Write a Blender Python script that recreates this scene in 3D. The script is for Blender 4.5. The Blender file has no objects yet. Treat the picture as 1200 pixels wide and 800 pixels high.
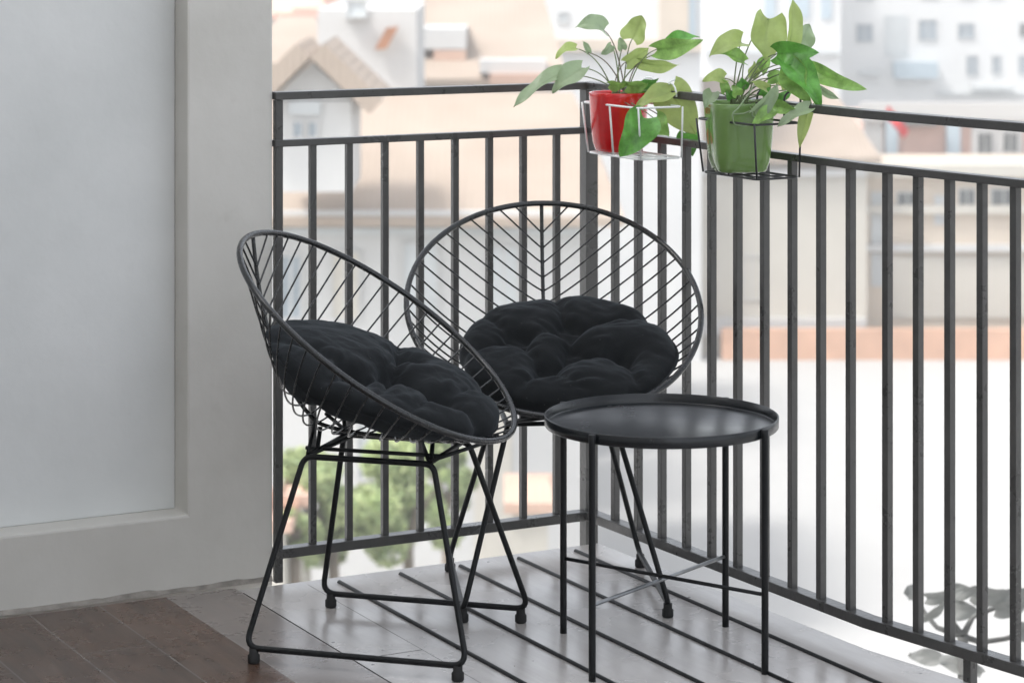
import bpy, bmesh, math, random
from mathutils import Vector, Matrix, noise
R = math.radians
scene = bpy.context.scene
C = scene.collection
random.seed(7)

# ------------------------------------------------------------------ camera model (photo 1200x800, level camera with shift)
F, HC, HY = 3000.0, 1.49, -85.0
def wp(px, py, Y):
    return Vector(((px-600.0)/F*Y, Y, HC-(py-HY)/F*Y))

# ------------------------------------------------------------------ materials
M = {}
def mat(name, col, rough=.6, metal=0.0, spec=.5, var=0.0, vscale=6.0, bump=0.0, bscale=40.0, coat=0.0, transl=0.0, rvar=0.0, col2=None):
    m = bpy.data.materials.new(name); m.use_nodes = True
    nt = m.node_tree; N = nt.nodes; L = nt.links
    b = N['Principled BSDF']
    b.inputs['Base Color'].default_value = (*col, 1)
    b.inputs['Roughness'].default_value = rough
    b.inputs['Metallic'].default_value = metal
    b.inputs['Specular IOR Level'].default_value = spec
    b.inputs['Coat Weight'].default_value = coat
    tc = N.new('ShaderNodeTexCoord')
    if var > 0 or col2:
        n = N.new('ShaderNodeTexNoise'); n.inputs['Scale'].default_value = vscale
        n.inputs['Detail'].default_value = 6; n.inputs['Roughness'].default_value = .65
        L.new(tc.outputs['Object'], n.inputs['Vector'])
        r = N.new('ShaderNodeValToRGB')
        c2 = col2 or tuple(min(1, c*(1+var)) for c in col)
        c1 = col if col2 else tuple(c*(1-var) for c in col)
        r.color_ramp.elements[0].position = .3; r.color_ramp.elements[1].position = .7
        r.color_ramp.elements[0].color = (*c1, 1); r.color_ramp.elements[1].color = (*c2, 1)
        L.new(n.outputs['Fac'], r.inputs['Fac']); L.new(r.outputs['Color'], b.inputs['Base Color'])
        if rvar > 0:
            mr = N.new('ShaderNodeMapRange'); mr.inputs['From Min'].default_value = .3; mr.inputs['From Max'].default_value = .7
            mr.inputs['To Min'].default_value = max(0.02, rough-rvar); mr.inputs['To Max'].default_value = rough+rvar
            L.new(n.outputs['Fac'], mr.inputs['Value']); L.new(mr.outputs['Result'], b.inputs['Roughness'])
    if bump > 0:
        n2 = N.new('ShaderNodeTexNoise'); n2.inputs['Scale'].default_value = bscale; n2.inputs['Detail'].default_value = 5
        L.new(tc.outputs['Object'], n2.inputs['Vector'])
        bp = N.new('ShaderNodeBump'); bp.inputs['Strength'].default_value = bump; bp.inputs['Distance'].default_value = .01
        L.new(n2.outputs['Fac'], bp.inputs['Height']); L.new(bp.outputs['Normal'], b.inputs['Normal'])
    if transl > 0:
        t = N.new('ShaderNodeBsdfTranslucent'); mx = N.new('ShaderNodeMixShader'); mx.inputs['Fac'].default_value = transl
        if b.inputs['Base Color'].links: L.new(b.inputs['Base Color'].links[0].from_socket, t.inputs['Color'])
        else: t.inputs['Color'].default_value = (*col, 1)
        out = N['Material Output']
        L.new(b.outputs[0], mx.inputs[1]); L.new(t.outputs[0], mx.inputs[2]); L.new(mx.outputs[0], out.inputs['Surface'])
    M[name] = m
    return m

mat('chair_metal', (.010, .0115, .0125), .26, 0, .6, var=.25, vscale=30, rvar=.06)
mat('chair_leg_metal', (.005, .006, .007), .45, 0, .3, var=.25, vscale=25)
mat('rubber', (.012, .012, .012), .8)
mat('table_metal', (.005, .006, .007), .48, 0, .3, var=.2, vscale=12)
mat('steel', (.22, .23, .24), .3, .7, .5, var=.2, vscale=30)
mat('tray_metal', (.009, .011, .013), .25, 0, .45, var=.15, vscale=9, rvar=.03)
mat('rail_paint', (.062, .061, .059), .32, 0, .5, var=.22, vscale=9, bump=.12, bscale=90, rvar=.1)
mat('red_glaze', (.62, .008, .010), .14, 0, .5, var=.12, vscale=14, coat=.5)
mat('green_glaze', (.155, .27, .075), .16, 0, .5, var=.10, vscale=14, coat=.4)
mat('white_wire', (.85, .87, .88), .3, 0, .5, var=.08, vscale=30)
mat('black_wire', (.02, .021, .022), .4, 0, .5, var=.2, vscale=30)
mat('soil', (.05, .035, .025), .95, var=.5, vscale=60, bump=.8, bscale=120)
mat('leaf_dark', (.13, .36, .065), .30, 0, .5, var=.42, vscale=38, transl=.22, bump=.1, bscale=60)
mat('leaf_mid', (.27, .47, .12), .34, 0, .5, var=.42, vscale=36, transl=.30, bump=.1, bscale=60)
mat('leaf_yellow', (.42, .53, .18), .36, 0, .5, var=.22, vscale=14, transl=.38, bump=.1, bscale=60)
mat('leaf_pale', (.33, .43, .26), .28, 0, .5, var=.2, vscale=14, transl=.35, bump=.1, bscale=60)  # paleness is mostly glare painted onto green, partly real variegation
mat('stem', (.19, .24, .12), .5, var=.2, vscale=30)
mat('stem_brown', (.20, .17, .13), .5, var=.2, vscale=30)
mat('slot_black', (.006, .007, .008), .5, 0, .3, var=.3, vscale=20)
mat('ceiling_paint', (.72, .72, .71), .9, var=.04, vscale=2)
mat('mortar', (.26, .24, .215), .95, var=.35, vscale=30)
mat('slab_side', (.66, .65, .63), .85, var=.1, vscale=4)
# far things
mat('bg_white', (.53, .525, .51), .9, var=.05, vscale=.25)
mat('bg_cream', (.52, .49, .43), .9, var=.06, vscale=.2)
mat('bg_tan_wall', (.56, .48, .39), .9, var=.08, vscale=.3)
mat('bg_pink', (.66, .45, .37), .9, var=.08, vscale=.3)
mat('bg_terracotta', (.58, .36, .25), .85, var=.15, vscale=.5)
mat('bg_salmon', (.66, .40, .32), .85, var=.12, vscale=.5)
mat('bg_glass', (.30, .34, .37), .15, 0, .5, var=.2, vscale=.6)
mat('bg_greyblue', (.42, .50, .55), .7, var=.1, vscale=.5)
mat('bg_bright', (.66, .66, .65), .9, var=.05, vscale=.25)
mat('bg_grey', (.50, .52, .52), .8, var=.12, vscale=.4)
mat('bg_brown', (.36, .17, .09), .8, var=.2, vscale=1.2)
mat('bg_red', (.62, .05, .05), .7, var=.2, vscale=1.0)
mat('bg_dark', (.12, .125, .12), .8, var=.2, vscale=.6)
mat('ground_pale', (.43, .425, .41), .95, var=.06, vscale=.06)
mat('bark', (.22, .18, .14), .9, var=.3, vscale=3)
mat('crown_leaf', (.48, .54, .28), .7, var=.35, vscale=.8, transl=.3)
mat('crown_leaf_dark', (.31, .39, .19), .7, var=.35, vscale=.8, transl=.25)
mat('grey_leaf', (.185, .19, .18), .55, var=.3, vscale=7, transl=.2)
mat('grey_twig', (.10, .10, .095), .8, var=.3, vscale=8)

def tile_roof(name, c1, c2):
    m = bpy.data.materials.new(name); m.use_nodes = True
    N = m.node_tree.nodes; L = m.node_tree.links; b = N['Principled BSDF']; b.inputs['Roughness'].default_value = .85
    tc = N.new('ShaderNodeTexCoord')
    w = N.new('ShaderNodeTexWave'); w.wave_type = 'BANDS'; w.bands_direction = 'X'; w.inputs['Scale'].default_value = 1.6
    n = N.new('ShaderNodeTexNoise'); n.inputs['Scale'].default_value = .35; n.inputs['Detail'].default_value = 8
    L.new(tc.outputs['Object'], w.inputs['Vector']); L.new(tc.outputs['Object'], n.inputs['Vector'])
    r = N.new('ShaderNodeValToRGB'); r.color_ramp.elements[0].color = (*c1, 1); r.color_ramp.elements[1].color = (*c2, 1)
    r.color_ramp.elements[0].position = .3; r.color_ramp.elements[1].position = .7
    L.new(n.outputs['Fac'], r.inputs['Fac']); L.new(r.outputs['Color'], b.inputs['Base Color'])
    bp = N.new('ShaderNodeBump'); bp.inputs['Strength'].default_value = .25; bp.inputs['Distance'].default_value = .05
    L.new(w.outputs['Fac'], bp.inputs['Height']); L.new(bp.outputs['Normal'], b.inputs['Normal'])
    M[name] = m
tile_roof('bg_tan_roof', (.32, .255, .20), (.39, .32, .26))
tile_roof('bg_orange_roof', (.50, .33, .25), (.58, .42, .33))

def fabric():
    m = bpy.data.materials.new('cushion_fabric'); m.use_nodes = True
    N = m.node_tree.nodes; L = m.node_tree.links; b = N['Principled BSDF']
    b.inputs['Roughness'].default_value = .92; b.inputs['Specular IOR Level'].default_value = .25
    b.inputs['Sheen Weight'].default_value = .11; b.inputs['Sheen Roughness'].default_value = .4
    b.inputs['Sheen Tint'].default_value = (.5, .6, .7, 1)
    tc = N.new('ShaderNodeTexCoord')
    n = N.new('ShaderNodeTexNoise'); n.inputs['Scale'].default_value = 9; n.inputs['Detail'].default_value = 7
    L.new(tc.outputs['Object'], n.inputs['Vector'])
    r = N.new('ShaderNodeValToRGB'); r.color_ramp.elements[0].color = (.0034, .0043, .0050, 1); r.color_ramp.elements[1].color = (.0070, .0086, .0100, 1)
    L.new(n.outputs['Fac'], r.inputs['Fac'])
    sp = N.new('ShaderNodeTexVoronoi'); sp.inputs['Scale'].default_value = 42      # lint specks
    L.new(tc.outputs['Object'], sp.inputs['Vector'])
    lt = N.new('ShaderNodeMath'); lt.operation = 'LESS_THAN'; lt.inputs[1].default_value = .035
    L.new(sp.outputs['Distance'], lt.inputs[0])
    mx = N.new('ShaderNodeMixRGB'); mx.inputs['Color2'].default_value = (.10, .10, .10, 1)
    L.new(lt.outputs[0], mx.inputs['Fac']); L.new(r.outputs['Color'], mx.inputs['Color1']); L.new(mx.outputs[0], b.inputs['Base Color'])
    wv = N.new('ShaderNodeTexNoise'); wv.inputs['Scale'].default_value = 700; wv.inputs['Detail'].default_value = 2
    cr = N.new('ShaderNodeTexNoise'); cr.inputs['Scale'].default_value = 34; cr.inputs['Detail'].default_value = 6; cr.inputs['Distortion'].default_value = .8
    L.new(tc.outputs['Object'], wv.inputs['Vector']); L.new(tc.outputs['Object'], cr.inputs['Vector'])
    b1 = N.new('ShaderNodeBump'); b1.inputs['Strength'].default_value = .35; b1.inputs['Distance'].default_value = .006
    b2 = N.new('ShaderNodeBump'); b2.inputs['Strength'].default_value = .3; b2.inputs['Distance'].default_value = .001
    L.new(cr.outputs['Fac'], b1.inputs['Height']); L.new(wv.outputs['Fac'], b2.inputs['Height'])
    L.new(b1.outputs['Normal'], b2.inputs['Normal']); L.new(b2.outputs['Normal'], b.inputs['Normal'])
    M['cushion_fabric'] = m
fabric()

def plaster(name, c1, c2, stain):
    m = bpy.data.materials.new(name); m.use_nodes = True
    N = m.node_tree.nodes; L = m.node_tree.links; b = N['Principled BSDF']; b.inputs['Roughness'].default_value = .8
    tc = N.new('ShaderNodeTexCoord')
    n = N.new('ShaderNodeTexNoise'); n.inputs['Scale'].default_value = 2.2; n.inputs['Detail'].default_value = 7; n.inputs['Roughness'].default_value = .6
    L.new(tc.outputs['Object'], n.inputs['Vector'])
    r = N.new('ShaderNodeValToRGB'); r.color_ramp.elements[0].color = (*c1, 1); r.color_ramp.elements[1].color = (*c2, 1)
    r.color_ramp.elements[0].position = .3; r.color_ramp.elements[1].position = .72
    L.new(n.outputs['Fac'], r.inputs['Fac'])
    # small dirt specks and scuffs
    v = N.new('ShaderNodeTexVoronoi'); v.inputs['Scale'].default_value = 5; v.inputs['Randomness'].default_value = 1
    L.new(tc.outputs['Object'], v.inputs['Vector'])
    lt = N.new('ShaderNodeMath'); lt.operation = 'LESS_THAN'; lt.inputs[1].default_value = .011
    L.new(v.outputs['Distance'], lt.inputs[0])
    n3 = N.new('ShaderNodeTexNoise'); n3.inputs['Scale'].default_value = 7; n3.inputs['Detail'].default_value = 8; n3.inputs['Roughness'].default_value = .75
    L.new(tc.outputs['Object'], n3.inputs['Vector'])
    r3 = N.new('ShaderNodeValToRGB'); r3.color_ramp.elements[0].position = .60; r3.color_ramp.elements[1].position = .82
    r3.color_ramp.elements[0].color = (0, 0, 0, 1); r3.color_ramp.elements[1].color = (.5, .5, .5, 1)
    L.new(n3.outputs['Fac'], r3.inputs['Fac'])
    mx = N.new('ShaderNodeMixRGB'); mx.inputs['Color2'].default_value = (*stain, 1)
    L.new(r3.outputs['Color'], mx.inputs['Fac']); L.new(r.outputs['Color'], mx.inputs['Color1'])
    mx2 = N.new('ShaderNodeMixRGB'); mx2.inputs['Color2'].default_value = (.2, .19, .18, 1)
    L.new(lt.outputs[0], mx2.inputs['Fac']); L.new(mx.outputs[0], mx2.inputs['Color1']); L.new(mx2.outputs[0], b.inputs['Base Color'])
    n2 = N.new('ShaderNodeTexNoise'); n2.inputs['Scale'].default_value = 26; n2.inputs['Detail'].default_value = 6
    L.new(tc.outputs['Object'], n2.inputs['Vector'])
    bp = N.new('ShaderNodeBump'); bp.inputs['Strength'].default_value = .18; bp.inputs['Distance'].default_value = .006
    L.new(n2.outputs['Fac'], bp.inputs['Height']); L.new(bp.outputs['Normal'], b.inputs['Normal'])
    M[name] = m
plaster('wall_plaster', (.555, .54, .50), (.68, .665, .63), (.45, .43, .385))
plaster('panel_skylit', (.645, .66, .65), (.775, .785, .775), (.59, .60, .59))  # wall finish again, cooler and lighter to paint in sky light

# balcony frame: E1 runs along the short railing and the wall, E2 along the long railing towards the camera
E1 = Vector((.883, .47, 0)).normalized()
E2 = Vector((.47, -.883, 0)).normalized()
LEFT = Vector((-.5436, 5.866, 0))
CORNER = Vector((.1877, 6.255, 0))
BEND = Vector((.1393*5.29, 5.29, 0))
RDIR = (BEND-CORNER).normalized()
p3 = Vector((.1963*4.97, 4.97, 0))
RDIR2 = (p3-BEND).normalized()
REND = BEND + RDIR2*.62

def floor_mat(name, wood):
    m = bpy.data.materials.new(name); m.use_nodes = True
    N = m.node_tree.nodes; L = m.node_tree.links; b = N['Principled BSDF']
    tc = N.new('ShaderNodeTexCoord')
    mp = N.new('ShaderNodeMapping'); mp.vector_type = 'POINT'
    mp.inputs['Rotation'].default_value = (0, 0, -math.atan2(E1.y, E1.x))       # x along E1 (across planks), y along -E2
    L.new(tc.outputs['Object'], mp.inputs['Vector'])
    st = N.new('ShaderNodeMapping'); st.inputs['Scale'].default_value = (14, 1.6, 1)   # grain stretched along the plank
    L.new(mp.outputs['Vector'], st.inputs['Vector'])
    n = N.new('ShaderNodeTexNoise'); n.inputs['Scale'].default_value = 2.5; n.inputs['Detail'].default_value = 9; n.inputs['Roughness'].default_value = .68; n.inputs['Distortion'].default_value = .6
    L.new(st.outputs['Vector'], n.inputs['Vector'])
    r = N.new('ShaderNodeValToRGB')
    cs = ((.050, .028, .019), (.130, .075, .051)) if wood else ((.40, .375, .358), (.48, .455, .437))
    r.color_ramp.elements[0].color = (*cs[0], 1); r.color_ramp.elements[1].color = (*cs[1], 1)
    r.color_ramp.elements[0].position = .32; r.color_ramp.elements[1].position = .7
    L.new(n.outputs['Fac'], r.inputs['Fac'])
    # dust and wear
    d = N.new('ShaderNodeTexNoise'); d.inputs['Scale'].default_value = 4.5; d.inputs['Detail'].default_value = 9; d.inputs['Roughness'].default_value = .7 if wood else .5
    L.new(mp.outputs['Vector'], d.inputs['Vector'])
    dr = N.new('ShaderNodeValToRGB'); dr.color_ramp.elements[0].position = .48; dr.color_ramp.elements[1].position = .78
    dr.color_ramp.elements[1].color = (.55, .55, .55, 1) if wood else (.4, .4, .4, 1)
    L.new(d.outputs['Fac'], dr.inputs['Fac'])
    mx = N.new('ShaderNodeMixRGB'); mx.inputs['Color2'].default_value = (.21, .18, .16, 1) if wood else (.56, .54, .515, 1)
    L.new(dr.outputs['Color'], mx.inputs['Fac']); L.new(r.outputs['Color'], mx.inputs['Color1'])
    v = N.new('ShaderNodeTexVoronoi'); v.inputs['Scale'].default_value = 11
    L.new(mp.outputs['Vector'], v.inputs['Vector'])
    lt = N.new('ShaderNodeMath'); lt.operation = 'LESS_THAN'; lt.inputs[1].default_value = .045
    L.new(v.outputs['Distance'], lt.inputs[0])
    m2 = N.new('ShaderNodeMixRGB'); m2.inputs['Color2'].default_value = (.06, .05, .045, 1)
    L.new(lt.outputs[0], m2.inputs['Fac']); L.new(mx.outputs[0], m2.inputs['Color1'])
    last = m2
    # plank joints
    sx = N.new('ShaderNodeSeparateXYZ'); L.new(mp.outputs['Vector'], sx.inputs[0])
    a = N.new('ShaderNodeMath'); a.operation = 'SUBTRACT'; a.inputs[1].default_value = 1.842 if wood else 1.842
    L.new(sx.outputs['X'], a.inputs[0])
    dv = N.new('ShaderNodeMath'); dv.operation = 'DIVIDE'; dv.inputs[1].default_value = .158
    L.new(a.outputs[0], dv.inputs[0])
    if wood:
        fr = N.new('ShaderNodeMath'); fr.operation = 'PINGPONG'; fr.inputs[1].default_value = .5
        ad = N.new('ShaderNodeMath'); ad.operation = 'ADD'; ad.inputs[1].default_value = 10
        L.new(dv.outputs[0], ad.inputs[0]); L.new(ad.outputs[0], fr.inputs[0])
        lj = N.new('ShaderNodeMath'); lj.operation = 'LESS_THAN'; lj.inputs[1].default_value = .013
        L.new(fr.outputs[0], lj.inputs[0])
        # end joints, staggered from plank to plank
        fl = N.new('ShaderNodeMath'); fl.operation = 'FLOOR'; L.new(dv.outputs[0], fl.inputs[0])
        off = N.new('ShaderNodeMath'); off.operation = 'MULTIPLY'; off.inputs[1].default_value = .37; L.new(fl.outputs[0], off.inputs[0])
        sm = N.new('ShaderNodeMath'); sm.operation = 'ADD'; L.new(sx.outputs['Y'], sm.inputs[0]); L.new(off.outputs[0], sm.inputs[1])
        d2 = N.new('ShaderNodeMath'); d2.operation = 'DIVIDE'; d2.inputs[1].default_value = .8; L.new(sm.outputs[0], d2.inputs[0])
        a2 = N.new('ShaderNodeMath'); a2.operation = 'ADD'; a2.inputs[1].default_value = 20.15; L.new(d2.outputs[0], a2.inputs[0])
        f2 = N.new('ShaderNodeMath'); f2.operation = 'PINGPONG'; f2.inputs[1].default_value = .5; L.new(a2.outputs[0], f2.inputs[0])
        l2 = N.new('ShaderNodeMath'); l2.operation = 'LESS_THAN'; l2.inputs[1].default_value = .002; L.new(f2.outputs[0], l2.inputs[0])
        mxm = N.new('ShaderNodeMath'); mxm.operation = 'MAXIMUM'; L.new(lj.outputs[0], mxm.inputs[0]); L.new(l2.outputs[0], mxm.inputs[1])
        m3 = N.new('ShaderNodeMixRGB'); m3.inputs['Color2'].default_value = (.17, .15, .135, 1)
        L.new(mxm.outputs[0], m3.inputs['Fac']); L.new(last.outputs[0], m3.inputs['Color1']); last = m3
        # plank to plank tone
        wn = N.new('ShaderNodeTexWhiteNoise'); wn.noise_dimensions = '1D'; L.new(fl.outputs[0], wn.inputs['W'])
        mr = N.new('ShaderNodeMapRange'); mr.inputs['To Min'].default_value = .75; mr.inputs['To Max'].default_value = 1.3; L.new(wn.outputs['Value'], mr.inputs['Value'])
        hs = N.new('ShaderNodeHueSaturation'); L.new(mr.outputs['Result'], hs.inputs['Value']); L.new(last.outputs[0], hs.inputs['Color']); last = hs
        # last plank greyed: bright reflection painted into its colour
        gt = N.new('ShaderNodeMath'); gt.operation = 'GREATER_THAN'; gt.inputs[1].default_value = .987; L.new(dv.outputs[0], gt.inputs[0])
        gs = N.new('ShaderNodeMath'); gs.operation = 'MULTIPLY'; gs.inputs[1].default_value = .48; L.new(gt.outputs[0], gs.inputs[0])
        gm = N.new('ShaderNodeMixRGB'); gm.inputs['Color2'].default_value = (.40, .37, .35, 1); L.new(gs.outputs[0], gm.inputs['Fac']); L.new(last.outputs[0], gm.inputs['Color1']); last = gm
    L.new(last.outputs[0], b.inputs['Base Color'])
    rr = N.new('ShaderNodeMapRange'); rr.inputs['From Min'].default_value = .35; rr.inputs['From Max'].default_value = .7
    rr.inputs['To Min'].default_value = .22 if wood else .16; rr.inputs['To Max'].default_value = .36
    L.new(d.outputs['Fac'], rr.inputs['Value']); L.new(rr.outputs['Result'], b.inputs['Roughness'])
    b.inputs['Specular IOR Level'].default_value = .5
    bp = N.new('ShaderNodeBump'); bp.inputs['Strength'].default_value = .05; bp.inputs['Distance'].default_value = .004
    L.new(n.outputs['Fac'], bp.inputs['Height']); L.new(bp.outputs['Normal'], b.inputs['Normal'])
    M[name] = m
floor_mat('floor_wood_tile', True)
floor_mat('floor_reflect_tile', False)  # grey base colour paints in the bright sky reflection

# ------------------------------------------------------------------ mesh building
class MB:
    def __init__(s): s.v = []; s.f = []; s.sm = []
    def add(s, vs, fs, smooth=False):
        o = len(s.v); s.v += [Vector(v) for v in vs]
        for f in fs: s.f.append([i+o for i in f]); s.sm.append(smooth)
    def box(s, c, ax, ay, az):
        """centre and three half vectors"""
        c, ax, ay, az = Vector(c), Vector(ax), Vector(ay), Vector(az)
        vs = [c+ax*i+ay*j+az*k for k in (-1, 1) for j in (-1, 1) for i in (-1, 1)]
        if ax.cross(ay).dot(az) < 0: fs = [(0,1,3,2),(4,6,7,5),(0,4,5,1),(2,3,7,6),(0,2,6,4),(1,5,7,3)]
        else: fs = [(0,2,3,1),(4,5,7,6),(0,1,5,4),(2,6,7,3),(0,4,6,2),(1,3,7,5)]
        s.add(vs, fs)
    def aabb(s, x0, x1, y0, y1, z0, z1):
        s.box(((x0+x1)/2, (y0+y1)/2, (z0+z1)/2), ((x1-x0)/2, 0, 0), (0, (y1-y0)/2, 0), (0, 0, (z1-z0)/2))
    def tube(s, pts, r, seg=8, closed=False, caps=True):
        pts = [Vector(p) for p in pts]; n = len(pts)
        rs = r if isinstance(r, (list, tuple)) else [r]*n
        tans = []
        for i in range(n):
            a = pts[(i-1) % n] if (closed or i > 0) else pts[0]
            b = pts[(i+1) % n] if (closed or i < n-1) else pts[-1]
            t = (b-a); tans.append(t.normalized() if t.length > 1e-9 else Vector((0, 0, 1)))
        up = Vector((0, 0, 1)) if abs(tans[0].z) < .9 else Vector((1, 0, 0))
        nrm = (up - tans[0]*up.dot(tans[0])).normalized()
        vs = []; fs = []
        for i in range(n):
            if i > 0:
                nrm = nrm - tans[i]*nrm.dot(tans[i]); nrm.normalize()
            bn = tans[i].cross(nrm)
            for k in range(seg):
                a = 2*math.pi*k/seg
                vs.append(pts[i] + (nrm*math.cos(a)+bn*math.sin(a))*rs[i])
        m = n if closed else n-1
        for i in range(m):
            j = (i+1) % n; sh = 0
            if closed and j == 0:        # align seam
                d = [(vs[k]-vs[i*seg]).length for k in range(seg)]; sh = d.index(min(d))
            for k in range(seg):
                k2 = (k+1) % seg
                fs.append((i*seg+k, i*seg+k2, j*seg+(k2+sh) % seg, j*seg+(k+sh) % seg))
        s.add(vs, fs, True)
        if caps and not closed:
            s.f.append([len(s.v)-len(vs)+k for k in reversed(range(seg))]); s.sm.append(False)
            s.f.append([len(s.v)-seg+k for k in range(seg)]); s.sm.append(False)
    def lathe(s, prof, c=(0, 0, 0), seg=48, close_top=False, close_bot=False):
        c = Vector(c); vs = []; fs = []
        for (r, z) in prof:
            for k in range(seg):
                a = 2*math.pi*k/seg; vs.append(c+Vector((r*math.cos(a), r*math.sin(a), z)))
        for i in range(len(prof)-1):
            for k in range(seg):
                k2 = (k+1) % seg
                fs.append((i*seg+k, i*seg+k2, (i+1)*seg+k2, (i+1)*seg+k))
        if close_bot: fs.append(tuple(reversed(range(seg))))
        if close_top: fs.append(tuple((len(prof)-1)*seg+k for k in range(seg)))
        s.add(vs, fs, True)
    def build(s, name, material, parent=None, loc=None, bevel=0, auto=40):
        me = bpy.data.meshes.new(name)
        base = Vector(loc) if loc is not None else Vector((0, 0, 0))
        if parent is not None and loc is None: base = worldloc(parent) if not parent.get('_local') else Vector((0, 0, 0))
        me.from_pydata([v-base for v in s.v], [], s.f)
        for p, sm in zip(me.polygons, s.sm): p.use_smooth = sm
        me.validate(); me.update()
        me.materials.append(M[material])
        o = bpy.data.objects.new(name, me); C.objects.link(o)
        if parent is not None: o.parent = parent
        elif loc is not None: o.location = base
        if bevel > 0:
            bm = bmesh.new(); bm.from_mesh(me)
            es = [e for e in bm.edges if len(e.link_faces) == 2 and e.calc_face_angle(0) > .6]
            bmesh.ops.bevel(bm, geom=es, offset=bevel, segments=2, affect='EDGES', profile=.6)
            bm.to_mesh(me); bm.free()
        return o
def worldloc(o):
    v = Vector((0, 0, 0))
    while o is not None: v = v + o.location; o = o.parent
    return v
def tag(o, label, cat, group=None):
    o['label'] = label; o['category'] = cat
    if group: o['group'] = group
    return o
def empty(name, loc, label, cat, group=None, rz=0):
    o = bpy.data.objects.new(name, None); C.objects.link(o); o.location = loc; o.rotation_euler = (0, 0, rz)
    o.empty_display_size = .1
    return tag(o, label, cat, group)
def struct(o): o['kind'] = 'structure'; return o
def copy_tree(o, parent=None):
    c = o.copy(); C.objects.link(c)
    if parent is not None: c.parent = parent
    for ch in list(o.children): copy_tree(ch, c)
    return c
def fillet(pts, rad, closed=False, n=6):
    pts = [Vector(p) for p in pts]; out = []; N_ = len(pts)
    for i, p in enumerate(pts):
        if not closed and i in (0, N_-1): out.append(p); continue
        a, b = pts[(i-1) % N_], pts[(i+1) % N_]
        u, v = (a-p).normalized(), (b-p).normalized()
        ang = u.angle(v); d = min(rad/math.tan(ang/2), (a-p).length*.45, (b-p).length*.45)
        s_, e_ = p+u*d, p+v*d
        for k in range(n+1):
            t = k/n; out.append(s_*(1-t)**2 + p*2*t*(1-t) + e_*t*t)
    return out
def sub(a, b, n): return [Vector(a).lerp(Vector(b), i/n) for i in range(n+1)]

# ================================================================== SETTING: balcony
def pt(s, t, z): return E1*s + E2*t + Vector((0, 0, z))      # s across (E1), t along E2
S0 = CORNER.dot(E1); T0 = CORNER.dot(E2)
# floor: wood-look tile on the left, greyed by painted reflection on the right
SB = 2.162
mb = MB(); TE = T0+.06; S_EDGE = S0-.008
def quad_box(mb, s0, s1, t0, t1, z0, z1):
    mb.box(pt((s0+s1)/2, (t0+t1)/2, (z0+z1)/2), E1*(s1-s0)/2, E2*(t1-t0)/2, Vector((0, 0, (z1-z0)/2)))
quad_box(mb, SB-4.2, SB, TE-.02, TE+8, -.19, 0)
struct(mb.build('floor', 'floor_wood_tile'))
mb = MB()
# greyed side: follows the long railing, which turns slightly outward
poly = [pt(SB+.0006, TE, 0), pt(S_EDGE, TE, 0), BEND-E1*.006, REND-E1*.004, REND-E1*.004+RDIR2*5, pt(SB+.0006, TE+8, 0)]
top = [v.copy() for v in poly]; bot = [v-Vector((0, 0, .19)) for v in poly]; n = len(poly)
mb.add(top+bot, [tuple(reversed(range(n)))] + [tuple(range(n, 2*n))] + [(i, (i+1) % n, n+(i+1) % n, n+i) for i in range(n)])
o = mb.build('balcony_floor', 'floor_reflect_tile')
bm = bmesh.new(); bm.from_mesh(o.data); bmesh.ops.recalc_face_normals(bm, faces=bm.faces); bm.to_mesh(o.data); bm.free()
struct(o)
# dark strips let into the greyed side
mb = MB()
for k in range(5):
    s = 2.391+.1545*k
    a, b_ = pt(s, T0+.104, .0005), pt(s, T0+5, .0005)
    mb.tube([a]+sub(a, b_, 12)[1:], .0054, 8)
for s_, r_ in ((2.1635, .0017), (2.320, .0009)):                       # thin grouted joints
    mb.tube(sub(pt(s_, T0+.09, -.0005), pt(s_, T0+5, -.0005), 4), r_, 6)
ct_ = Vector((-.235, 5.259, 0)).dot(E2)
mb.tube([pt(2.166, ct_, -.0003), pt(2.319, ct_, -.0003)], .0009, 6)
struct(mb.build('floor_grooves', 'slot_black'))

# wall at the left: pier, plinth and recessed panel
W0 = LEFT.dot(E1)          # s of wall end
TW = LEFT.dot(E2)+.003     # front plane
root = empty('wall', pt(W0, TW, 0), 'pale plaster balcony wall with a recessed grey-white panel, left of the chairs', 'wall')
REC = .077
s_edge = W0-.2136*1.0
mb = MB(); sz = [(W0-3.5, -.02), (W0-.006, -.02), (W0-.006, 2.76), (s_edge, 2.76), (s_edge, .168), (W0-3.5, .168)]
fr_ = [pt(a_, TW, z_) for a_, z_ in sz]; bk_ = [pt(a_, TW-.22, z_) for a_, z_ in sz]
mb.add(fr_+bk_, [tuple(range(6)), tuple(reversed(range(6, 12)))]+[(i, i+6, (i+1) % 6+6, (i+1) % 6) for i in range(6)])
mb.build('surround', 'wall_plaster', root, bevel=.006)                       # pier beside the railing and plinth, one piece
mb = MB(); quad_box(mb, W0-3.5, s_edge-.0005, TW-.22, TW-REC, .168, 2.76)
mb.build('panel', 'panel_skylit', root, bevel=.003)
mb = MB(); quad_box(mb, W0-3.8, W0-3.502, TW-.22, TW+9, -.02, 13)                # unseen house wall left of the camera, added tall to block the sun
mb.build('sun_block_wall', 'wall_plaster', root)
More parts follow.
